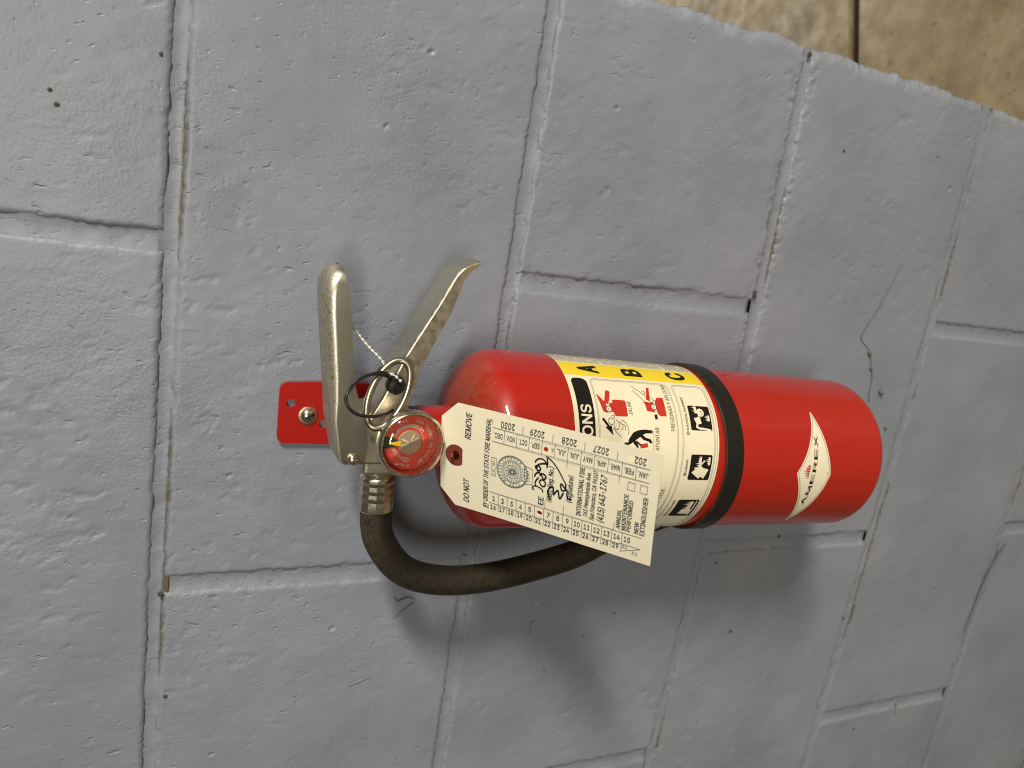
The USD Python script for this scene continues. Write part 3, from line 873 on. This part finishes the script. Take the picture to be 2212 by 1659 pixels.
def L2(pts):
    """(phi, s in mm) to label coordinates"""
    return [(A(p), s * mm) for p, s in pts]


# the pin is pulled: extinguisher in red, hand and arrow in black
arrow = Polygon(L2([(33.4, 127.5), (32.6, 128.9), (28.3, 125.6), (27.6, 126.8), (22.9, 121.8), (28.9, 122.9), (28.5, 124.0)]))
tx += flat(arrow)


def strokes(lines, w):
    out = []
    for l in lines:
        P = smooth_path([(a, b, 0) for a, b in L2(l)], max(8, 5 * len(l)))[:, :2] if len(l) > 2 else L2(l)
        out += line(P, w)
    return out


hand1 = [[(33.5, 123.0), (31.8, 124.6), (29.9, 124.0), (29.5, 122.0), (31.3, 120.7), (33.1, 121.5), (33.5, 123.0)], [(34.6, 122.0), (35.2, 121.0), (33.2, 120.3)],
         [(32.5, 119.5), (31.0, 118.0), (28.5, 117.8), (26.8, 118.7), (27.0, 120.6), (29.0, 121.0)], [(31.2, 117.6), (30.0, 116.0), (27.8, 115.4), (26.6, 116.6)],
         [(30.0, 115.2), (28.2, 113.6), (26.2, 114.0)], [(32.4, 116.2), (31.0, 113.6), (28.0, 111.9), (23.6, 112.0)], [(27.2, 121.6), (24.5, 119.4), (21.9, 116.6)]]
hand2 = [[(57.5, 103.6), (53.0, 99.0), (49.5, 95.6)], [(54.0, 104.0), (49.5, 100.6), (46.0, 98.0), (43.5, 96.0)], [(50.5, 94.6), (48.2, 93.4), (47.0, 94.4), (48.2, 95.6)], [(49.0, 92.4), (46.6, 91.6), (45.6, 93.0), (47.0, 94.2)],
         [(47.6, 91.0), (45.0, 90.4), (44.6, 91.8), (46.0, 92.6)], [(54.2, 97.6), (52.6, 95.6), (51.6, 96.8)]]
tx += strokes(hand1, 0.00032) + strokes(hand2, 0.00032)
tx += flat(sbox(A(34.2), 0.0910, A(37.4), 0.0929))
# a figure bending with an extinguisher
man = unary_union([Point(A(17.2), 0.1133).buffer(0.00165), Polygon(L2([(18.4, 112.4), (21.5, 111.4), (25.2, 108.6), (26.6, 105.4), (26.8, 103.2), (23.6, 102.6), (22.0, 105.0), (19.2, 109.0), (17.6, 111.2)])),
                   Polygon(L2([(26.8, 104.6), (27.3, 100.8), (27.0, 95.7), (25.2, 95.5), (25.0, 100.0), (23.6, 103.2)])), Polygon(L2([(25.0, 103.6), (22.4, 100.6), (21.4, 97.0), (19.2, 95.6), (19.0, 97.2), (20.0, 98.4), (20.8, 101.8), (23.0, 104.4)])),
                   Polygon(L2([(20.0, 109.6), (17.9, 108.0), (15.6, 105.6), (16.4, 104.8), (18.8, 106.4), (21.0, 107.6)])), Polygon(L2([(19.0, 107.0), (17.0, 103.6), (18.0, 103.4), (20.4, 106.6)]))])
tx += flat(man)
tx += line(L2([(14.0, 94.8), (27.6, 94.8)]), 0.00018)
# icon tiles: black ground with the drawing left open
def tile(c):
    return rrect(A(c - 8.4), 0.0524, A(c + 8.4), 0.0680, 0.0011)


def flame(cx, cy, w, h, seed):
    r = random.Random(seed)
    pts = []
    n = 7
    for k in range(n):
        x = cx - w / 2 + w * k / (n - 1)
        pts.append((x, cy + h * (0.35 + 0.65 * r.random() * math.sin(math.pi * (k + 0.7) / (n + 0.4)))))
        if k < n - 1:
            pts.append((x + w / (n - 1) * 0.55, cy + h * 0.25 * r.random() + 0.1 * h))
    return Polygon([(cx - w / 2, cy)] + pts + [(cx + w / 2, cy)]).buffer(0.00006)


T1 = tile(36.8)
o1 = unary_union([Polygon(L2([(33.4, 60.2), (37.0, 60.8), (36.2, 64.6), (32.6, 63.2)])).buffer(0.0004), Point(A(40.6), 0.0594).buffer(0.0026), LineString(L2([(37.0, 62.0), (39.6, 60.6)])).buffer(0.0003), LineString(L2([(36.6, 60.9), (39.2, 59.6)])).buffer(0.0003),
                  LineString(L2([(33.0, 63.0), (30.6, 63.6), (29.8, 61.6), (29.4, 57.0), (28.9, 54.0)])).buffer(0.0007), flame(A(42.4), 0.0618, 0.0044, 0.0050, 3), flame(A(36.9), 0.0534, 0.0036, 0.0042, 5)])
T1 = T1.difference(o1.difference(Point(A(41.4), 0.0588).buffer(0.0004)).difference(Point(A(39.6), 0.0585).buffer(0.0004)))
T2 = tile(4.6)
o2 = unary_union([Polygon(L2([(4.6, 65.2), (-0.4, 60.2), (-3.2, 56.6), (3.6, 53.8), (5.2, 60.4)])), Polygon(L2([(1.2, 66.4), (-3.0, 60.2), (2.4, 55.0), (6.6, 60.8)])), flame(A(8.4), 0.0600, 0.0062, 0.0072, 7), flame(A(9.0), 0.0536, 0.0050, 0.0056, 9), LineString(L2([(5.8, 60.8), (9.0, 58.0)])).buffer(0.0006)])
T2 = T2.difference(o2.buffer(-0.0001))
T3 = tile(-27.6)
o3 = unary_union([Polygon(L2([(-34.0, 55.0), (-28.4, 54.0), (-28.0, 61.6), (-33.2, 62.6)])), flame(A(-24.6), 0.0560, 0.0070, 0.0092, 13), LineString(L2([(-34.6, 54.2), (-20.6, 54.2)])).buffer(0.0005)])
T3 = T3.difference(o3)
for t in (T1, T2, T3):
    tx += flat(t, 0.004)
obj('black_lettering', lay(tx, wrap, 0.00026), M['black_print'], lab, smooth=True)
rp = flat(rrect(A(34.9), 0.1112, A(45.8), 0.1202, 0.0012), 0.004) + flat(Polygon(L2([(37.0, 120.0), (43.6, 120.0), (43.0, 122.6), (38.0, 122.6)])))
rp += flat(Polygon(L2([(42.6, 123.0), (51.2, 120.0), (52.4, 121.2), (52.0, 123.0), (44.0, 125.6), (42.8, 125.0)]))) + flat(Polygon(L2([(36.6, 124.4), (43.0, 124.8), (47.6, 128.0), (49.4, 129.6), (47.2, 129.4), (37.4, 127.2)])))
rp += flat(Polygon(L2([(36.6, 84.4), (49.7, 84.2), (49.5, 88.6), (46.0, 90.6), (38.2, 90.6), (36.4, 88.8)])), 0.004) + flat(Polygon(L2([(38.8, 92.0), (45.4, 92.6), (46.0, 98.6), (43.6, 98.0), (39.4, 97.6)])))
rp += flat(Polygon(L2([(46.6, 94.2), (55.6, 92.0), (57.2, 91.2), (57.0, 93.4), (47.4, 96.4)])))
rp += flat(affinity.rotate(sbox(A(16.0), 0.0988, A(18.6), 0.1040), 10))
obj('red_drawing', lay(rp, wrap, 0.00024), M['red_print'], lab, smooth=True)
for (p, s) in ((39.2, 123.4), (42.4, 92.4)):
    dg = obj('drawn_gauge', lay(flat(disc(0.0020, 24, (A(p), s * mm))), wrap, 0.00030), M['black_print'], lab, smooth=True)
    obj('drawn_gauge_face', lay(flat(disc(0.0016, 24, (A(p), s * mm))), wrap, 0.00034), M['label'], lab, smooth=True)
    obj('drawn_needle', lay(line([(A(p) - 0.0008, s * mm - 0.0003), (A(p) + 0.0007, s * mm + 0.0006)], 0.0003), wrap, 0.00038), M['black_print'], lab, smooth=True)

# diamond emblem label with the maker's name
def curve(p0, p1, bend, n=10):
    p0, p1 = np.array(p0), np.array(p1)
    t = np.linspace(0, 1, n)[:, None]
    mid = (p0 + p1) / 2 + np.array(bend)
    return ((1 - t) ** 2 * p0 + 2 * t * (1 - t) * mid + t ** 2 * p1)[:-1]


DT, DR, DB, DLf = (A(46.2), -0.0310), (A(2.2), -0.0450), (A(-44.5), -0.0335), (A(2.2), -0.0168)
dia = Polygon(np.vstack([curve(DT, DR, (0.002, -0.0005)), curve(DR, DB, (-0.002, -0.0005)), curve(DB, DLf, (0.0015, -0.0030)), curve(DLf, DT, (-0.0015, -0.0030))])).buffer(0.0004)
emb = obj('emblem_label', lay(flat(dia, 0.003), wrap, 0.00014), M['label'], ext, smooth=True)
obj('emblem_border', lay(flat(dia.buffer(-0.0009).difference(dia.buffer(-0.00135)), 0.003), wrap, 0.00022), M['grey_print'], emb, smooth=True)
am = []
for k, ch in enumerate('AMEREX'):
    x = A(-19.6 + 8.9 * k)
    w = 0.0068
    c = (x, -0.0304 - 0.0011 * (1 - k / 2.5) * (k < 3))
    am += text(ch, 0.0029, True, w, c)
    for e in (-1, 1):  # slab serifs
        if ch in 'AMRX':
            am += flat(sbox(c[0] + e * w * 0.40 - 0.0013, c[1] - 0.0015, c[0] + e * w * 0.40 + 0.0013, c[1] - 0.0011))
obj('emblem_lettering', lay(am, wrap, 0.00024), M['black_print'], emb, smooth=True)
fl = []
for k, (dx, h) in enumerate(((-3.6, 2.4), (-2.2, 3.8), (-0.8, 4.8), (0.6, 5.4), (2.0, 4.4), (3.4, 2.8))):
    x = A(3.2) + dx * mm
    b = -0.0270
    fl += flat(Polygon([(x - 0.0006, b), (x + 0.0005, b), (x + 0.0009 + dx * 0.00012, b + h * 0.5 * mm), (x + dx * 0.0003, b + h * mm), (x - 0.0002, b + h * 0.5 * mm)]))
obj('emblem_flame', lay(fl, wrap, 0.00024), M['red_print'], emb, smooth=True)
obj('trademark_dot', lay(flat(disc(0.0006, 16, (A(2.6), -0.0426))), wrap, 0.00024), M['grey_print'], emb, smooth=True)

# ================================================================== wall bracket
br = thing('wall_bracket', 'red steel wall bracket screwed to the blocks behind the extinguisher valve', 'bracket')
plate = Polygon([(0.0912, -0.0618), (0.1290, -0.0612), (0.1306, -0.0900), (0.1306, -0.1185), (0.0905, -0.1185), (0.0906, -0.0900)])
plate = plate.buffer(-0.0048).buffer(0.0048, quad_segs=8)
plate = plate.difference(Point(0.1163, -0.0684).buffer(0.0027)).difference(Point(0.1036, -0.0888).buffer(0.0027))


def plate_mesh(poly, y0, y1):
    t = trimesh.creation.extrude_polygon(poly, abs(y1 - y0))
    v = t.vertices
    t = trimesh.Trimesh(np.c_[v[:, 0], max(y0, y1) - v[:, 2], v[:, 1]], t.faces, process=False)
    t.fix_normals()
    return t


obj('back_plate', plate_mesh(plate, -0.0010, -0.0035), M['red_plain'], br, smooth=30)
sc = np.array([0.1090, -0.0036, -0.0789])
washer = obj('screw', turned([(0, 0.0006), (0.0044, 0.0006), (0.0041, 0.0014), (0.0032, 0.0024), (0.0018, 0.0030), (0.0, 0.0031)], sc, (0, -1, 0), 36), M['bright'], br, smooth=35)
obj('washer', turned([(0, 0), (0.0056, 0), (0.0057, 0.0006), (0.0050, 0.0010), (0, 0.0010)], sc, (0, -1, 0), 36), M['steel'], washer, smooth=35)
cr = flat(unary_union([affinity.rotate(sbox(-0.0019, -0.0004, 0.0019, 0.0004), 20), affinity.rotate(sbox(-0.0019, -0.0004, 0.0019, 0.0004), 110)]))
obj('cross_recess', lay(cr, lambda v, h: np.c_[sc[0] + v[:, 0], np.full(len(v), sc[1] - h), sc[2] + v[:, 1]], 0.0032), M['blackplastic'], washer)
obj('hook_arm', as_trimesh(rounded_block((0.1030, -0.0480, -0.1215), (0.1290, -0.0030, -0.1180), 0.0012)), M['red_plain'], br, smooth=30)

# ================================================================== inspection tag
tagt = thing('inspection_tag', 'cream inspection tag with punched dates hanging off the extinguisher neck', 'tag')
TO = np.array([0.11812, -0.08963, -0.13486])
TS = 0.9703  # the card is 118 mm long; drawn on a 122 mm grid
TA = np.array([0.987969, -0.068565, 0.138622])
TB = np.array([0.034078, -0.777799, -0.627589])
TN = -np.array([0.150850, 0.624763, -0.766104])   # towards the viewer
TW, TL, TC = 0.06105 / 2, 0.122, 0.00927


def tmap(v, h):
    """v: across and down the tag, metres; the card bows very slightly"""
    bow = 0.0016 * np.cos(v[:, 0] / TW * 1.3) + 0.0026 * np.clip(v[:, 1] / TL - 0.7, 0, 1) * np.clip(v[:, 0] / TW, -1, 1) - 0.0022 * np.sin(np.clip(v[:, 1] / TL, 0, 1) * math.pi) * 0.4
    return TO + v[:, :1] * TS * TA + v[:, 1:2] * TS * TB + TN * (bow[:, None] + h - 0.0006)


card2d = Polygon([(-TW + TC, 0), (TW - TC, 0), (TW, TC), (TW, TL), (-TW, TL), (-TW, TC)])
holes = [Point(0.0005, 0.0095).buffer(0.0030, quad_segs=8), Point(0.0173, 0.0620).buffer(0.0013), affinity.scale(Point(-0.0195, 0.0609).buffer(0.0013), 0.8, 1.2), Point(0.0243, 0.1065).buffer(0.0019)]
for hh in holes:
    card2d = card2d.difference(hh)


def slab_on(shape, edge, mapping, h0, h1):
    pcs = flat(shape, edge)
    a = lay(pcs, mapping, h1)
    b = lay(pcs, mapping, h0)
    # side walls along the boundary edges
    e = np.sort(a.edges, axis=1)
    uq, idx, cnt = np.unique(e, axis=0, return_index=True, return_counts=True)
    bd = a.edges[idx[cnt == 1]]
    n = len(a.vertices)
    F = np.vstack([a.faces, b.faces[:, ::-1] + n, np.c_[bd[:, 0], bd[:, 0] + n, bd[:, 1]], np.c_[bd[:, 1], bd[:, 0] + n, bd[:, 1] + n]])
    t = trimesh.Trimesh(np.vstack([a.vertices, b.vertices]), F, process=False)
    t.merge_vertices()
    t.fix_normals()
    return t


obj('card', slab_on(card2d, 0.004, tmap, -0.00035, 0.0), M['card'], tagt, smooth=40)
rein = Point(0.0005, 0.0095).buffer(0.0062, quad_segs=12).intersection(sbox(-0.01, 0.0012, 0.01, 0.0138)).difference(Point(0.0005, 0.0095).buffer(0.0026, quad_segs=8))
obj('reinforcement', lay(flat(rein), tmap, 0.00018), M['patch'], tagt)
obj('eyelet_wire', tube(smooth_path([tmap(np.array([[0.0005, 0.0095]]), 0.0035)[0], tmap(np.array([[0.0012, 0.0075]]), 0.0005)[0], tmap(np.array([[0.0005, 0.004]]), -0.004)[0], (0.1190, -0.0770, -0.1310), (0.1240, -0.0700, -0.1270)], 30), 0.0009, 8), M['patch'], tagt, smooth=True)

ink, fine, pen = [], [], []


def T(s, x, y, h, w=None, bold=False, ang=0.0, skew=0.0, dst=None):
    """x across, y down in mm; text upright on the hanging tag unless turned"""
    (v, f), = text(s, h * mm, bold, None if w is None else w * mm, (0, 0), ang, skew)
    v = v * [1, -1] + [x * mm, y * mm]
    (ink if dst is None else dst).append((v, f[:, ::-1]))


def Ln(x0, y0, x1, y1, w=0.3, dst=None):
    (fine if dst is None else dst).extend(line([(x0 * mm, y0 * mm), (x1 * mm, y1 * mm)], w * mm))


T('DO NOT', -19.0, 16.6, 3.5, 14.2, True, skew=0.18)
T('REMOVE', 19.2, 16.7, 3.5, 14.6, True, skew=0.18)
T('BY ORDER OF THE STATE FIRE MARSHAL', 0.2, 28.6, 2.8, 52.5, True, skew=0.12)
Ln(-26.5, 30.5, 26.5, 30.8, 0.3)
Ln(-15.6, 30.6, -16.0, 116.3, 0.3); Ln(-22.3, 30.6, -23.0, 106.0, 0.3)
for k in range(15):
    y = 33.7 + (109.2 - 33.7) * k / 14
    if k != 5:
        T(str(k + 1), -19.3, y, 2.9, 1.6 if k < 9 else 3.3, True, ang=-math.pi / 2)
    if k:
        Ln(-26.6, y - 2.7, -15.8, y - 2.7)
    if k < 14:
        T(str(k + 16), -24.7, y - 0.3, 2.8, 3.3, True, ang=-math.pi / 2)
T('30', -24.0, 108.2, 1.9, ang=-math.pi / 2); T('31', -26.0, 113.6, 1.9, ang=-math.pi / 2)
Ln(-22.4, 105.4, -22.6, 116.4); Ln(-27.2, 105.9, -22.6, 116.4)
Ln(21.9, 31.0, 21.5, 117.0, 0.3); Ln(14.2, 31.0, 14.6, 117.0, 0.3)
for k, mth in enumerate(['DEC.', 'NOV.', 'OCT.', 'SEP.', 'AUG.', 'JUL.', 'JUN.', 'MAY', 'APR.', 'MAR.', 'FEB.', 'JAN.']):
    y = 34.6 + 7.18 * k
    if k != 4:
        T(mth, 17.9, y, 2.8, 5.0, True, ang=math.pi / 2)
    else:
        T('A', 17.9, y + 2.4, 2.3, 1.5, ang=math.pi / 2)
    if k:
        Ln(14.4, y - 3.6, 21.7, y - 3.6)
for yr, y in (('2030', 39.7), ('2029', 56.5), ('2028', 74.2), ('2027', 91.2)):
    T(yr, 24.5, y, 3.5, 8.0, True, ang=math.pi / 2)
T('202', 24.5, 111.4, 3.5, 5.8, True, ang=math.pi / 2)
for y in (48.4, 65.3, 82.6, 99.8):
    Ln(22.0, y, 26.4, y, 0.3)
# seal of the fire marshal: rings, a cross of rays and small letters
sx, sy = -0.2, 44.1


def ringp(r, w, dst):
    dst.extend(flat(disc(r * mm, 48, (sx * mm, sy * mm)).difference(disc((r - w) * mm, 48, (sx * mm, sy * mm)))))


seal = []
for r, w in ((9.2, 0.4), (8.6, 0.3), (6.6, 0.3), (5.9, 0.25), (4.0, 0.35)):
    ringp(r, w, seal)
for k in range(26):
    a = 2 * math.pi * k / 26
    ch = 'CALIFORNIA STATE FIRE MARS'[k]
    if ch != ' ':
        (v, f), = text(ch, 1.25 * mm, True, None, (0, 0), -a)
        seal.append(((v * [1, -1]) + [(sx + 7.6 * math.sin(a)) * mm, (sy - 7.6 * math.cos(a)) * mm], f[:, ::-1]))
for k in range(24):
    a = 2 * math.pi * k / 24
    r0, r1 = 0.6, 3.3 if k % 3 else 3.8
    seal += line([((sx + r0 * math.sin(a)) * mm, (sy + r0 * math.cos(a)) * mm), ((sx + r1 * math.sin(a)) * mm, (sy + r1 * math.cos(a)) * mm)], 0.28 * mm)
    seal += line([((sx + 4.5 * math.sin(a)) * mm, (sy + 4.5 * math.cos(a)) * mm), ((sx + 5.5 * math.sin(a)) * mm, (sy + 5.5 * math.cos(a)) * mm)], 0.5 * mm)
q = sbox(-5.4 * mm, 31.4 * mm, 5.2 * mm, 34.6 * mm)
seal += flat(q.difference(q.buffer(-0.3 * mm)))
T('LIC. NO.', -0.1, 33.0, 1.5, 8.4, dst=seal)
q = Polygon([(-5.5 * mm, 51.0 * mm), (5.5 * mm, 51.0 * mm), (4.4 * mm, 56.0 * mm), (-4.4 * mm, 56.0 * mm)])
seal += flat(q.difference(q.buffer(-0.35 * mm)))
T('CERT', 0, 53.4, 1.6, 6.6, dst=seal)
obj('seal_print', lay(seal, tmap, 0.00018), M['ink_grey'], tagt)
T('EE', -12.0, 61.4, 3.0, 4.8, True)
Ln(-15.8, 63.8, 14.2, 63.5, 0.3); Ln(-15.8, 74.3, 14.4, 74.2, 0.3); Ln(-16.0, 101.8, 14.4, 102.1, 0.3)
T('(Cert. Reg. No.)', -1.0, 66.0, 2.7, 20.0, True, skew=0.1)
T('(Signature)', -0.5, 77.0, 2.7, 15.0, True, skew=0.1)
T('INTERNATIONAL FIRE', -0.4, 82.7, 2.5, 27.4, True)
T('765 Pennsylvania Ave.', -0.8, 86.3, 2.3, 25.0, True, skew=0.15)
T('San Francisco, CA 94107', -0.4, 89.8, 2.3, 27.6, True, skew=0.15)
T('(415) 643-1767', -0.8, 94.4, 3.4, 25.8, True, skew=0.15)
T('ANNUAL', -9.0, 103.9, 2.2, 11.0, True); T('MAINTENANCE', -4.4, 106.7, 2.2, 20.2, True); T('PERFORMED', -5.7, 109.3, 2.2, 17.4, True)
T('NEW', -10.9, 113.4, 2.2, 6.6, True); T('EXTINGUISHER', -3.8, 116.4, 2.4, 21.2, True)
for (bx, by) in ((10.3, 108.5), (10.5, 114.8)):
    q = sbox((bx - 2.2) * mm, (by - 1.9) * mm, (bx + 2.2) * mm, (by + 1.9) * mm)
    fine.extend(flat(q.difference(q.buffer(-0.28 * mm))))
obj('print', lay(ink, tmap, 0.00018), M['ink'], tagt)
obj('ruled_lines', lay(fine, tmap, 0.00016), M['ink_grey'], tagt)


def scrawl(pts, w=0.75):
    P = smooth_path([(a * mm, b * mm, 0) for a, b in pts], 10 * len(pts))[:, :2]
    pen.extend(line(P, w * mm))


scrawl([(-6.6, 57.4), (-5.6, 56.2), (-4.6, 57.0), (-4.4, 59.6), (-5.2, 61.6), (-6.8, 62.2)], 0.7)
scrawl([(-4.2, 58.4), (-3.2, 57.6), (-1.6, 57.8), (1.0, 59.4)], 0.8)
scrawl([(-3.4, 62.4), (-2.2, 60.4), (-0.6, 60.2), (0.2, 61.8), (-0.8, 63.2), (-2.6, 63.2), (-3.4, 62.4)], 0.8)
scrawl([(0.8, 57.2), (2.6, 57.6), (3.8, 59.2), (2.4, 61.0), (0.8, 62.4), (2.0, 63.4), (3.6, 62.0), (2.2, 60.0)], 0.9)
scrawl([(5.4, 57.8), (7.2, 57.6), (7.0, 59.6), (5.2, 59.8), (4.8, 58.6), (7.4, 58.2), (9.0, 60.4), (9.6, 63.0), (7.6, 63.6)], 0.9)
scrawl([(8.8, 56.8), (11.2, 58.4), (11.4, 61.6), (9.8, 63.6), (12.6, 63.2)], 0.8)
scrawl([(-9.6, 66.6), (-7.0, 65.2), (-3.6, 65.6), (-2.0, 67.6), (-6.2, 68.2), (-3.2, 70.4), (-6.6, 71.4), (-3.6, 73.6)], 0.9)
scrawl([(13.6, 62.6), (12.0, 66.0), (7.0, 70.8), (1.6, 74.6)], 0.7)
scrawl([(1.6, 74.6), (-0.6, 74.0), (1.0, 72.2), (-2.6, 73.0), (-1.4, 75.2), (-5.0, 75.8), (-6.0, 78.2)], 0.9)
obj('handwriting', lay(pen, tmap, 0.00024), M['marker'], tagt)

# ================================================================== dust strands on the wall
def strand(name, label, pts, r, lift=0.0005, blobs=()):
    P = smooth_path(np.array([pix(u, v, -lift) for u, v in pts]), 40)
    rr = r * (0.5 + 0.9 * noise(np.c_[np.arange(40) * 0.35, np.zeros(40), np.zeros(40)], 3)) * np.linspace(0.45, 1.15, 40)
    ms = [tube(P, rr, 6)]
    for (u, v, q) in blobs:
        b = trimesh.creation.icosphere(2, q)
        b.vertices *= 0.7 + 0.6 * noise(b.vertices / q * 1.7, 5)[:, None]
        b.apply_translation(pix(u, v, -0.0013)); ms.append(b)
    tag(obj(name, cat(ms), M['strand'], None, smooth=True), label, 'cobweb')


strand('dust_strand', 'brown dusty cobweb trailing on the wall beside the extinguisher base', [(1950, 570), (1922, 622), (1885, 687), (1870, 710), (1860, 730), (1872, 748), (1880, 768), (1882, 790), (1884, 815), (1880, 838), (1877, 868)], 0.00062, blobs=[(1879, 762, 0.0022), (1882, 795, 0.0015), (1904, 846, 0.0026), (1914, 924, 0.0016)])
strand('dust_strand', 'hooked dark dust strand on the wall below the hose bend', [(846, 1337), (866, 1322), (884, 1308), (896, 1297), (888, 1291), (874, 1292), (862, 1298), (853, 1291)], 0.00042)
strand('dust_strand', 'thin curled web under the hanging tag', [(1137, 1375), (1145, 1355), (1147, 1345), (1152, 1342), (1158, 1341)], 0.0003)

# dark specks on the wall; some are painted shade of pits and joint holes
sp = []
for (u, v, q) in ((1175, 1450, 0.0011), (1327, 1325, 0.0013), (1261, 1375, 0.0012), (1683, 1159, 0.0020), (1578, 1364, 0.0024), (1548, 1216, 0.0016), (1822, 1336, 0.0022), (2057, 1434, 0.0022), (1844, 1575, 0.0022), (1823, 326, 0.0016), (2026, 338, 0.0012), (347, 1284, 0.0026), (357, 1505, 0.0022), (348, 117, 0.0017), (107, 193, 0.0016), (123, 225, 0.0018), (1749, 118, 0.0030), (1630, 640, 0.0030), (1632, 632, 0.0022)):
    b = trimesh.creation.icosphere(2, q)
    b.vertices *= 0.7 + 0.6 * noise(b.vertices / q * 1.6 + u, 5)[:, None]
    b.vertices *= 0.62
    b.vertices[:, 1] *= 0.35
    b.apply_translation(pix(u, v, -0.0002)); sp.append(b)
tag(obj('specks_and_pit_shade', cat(sp), plain('dark_speck', (0.06, 0.056, 0.052), 0.9), wall, smooth=True), kind='stuff')
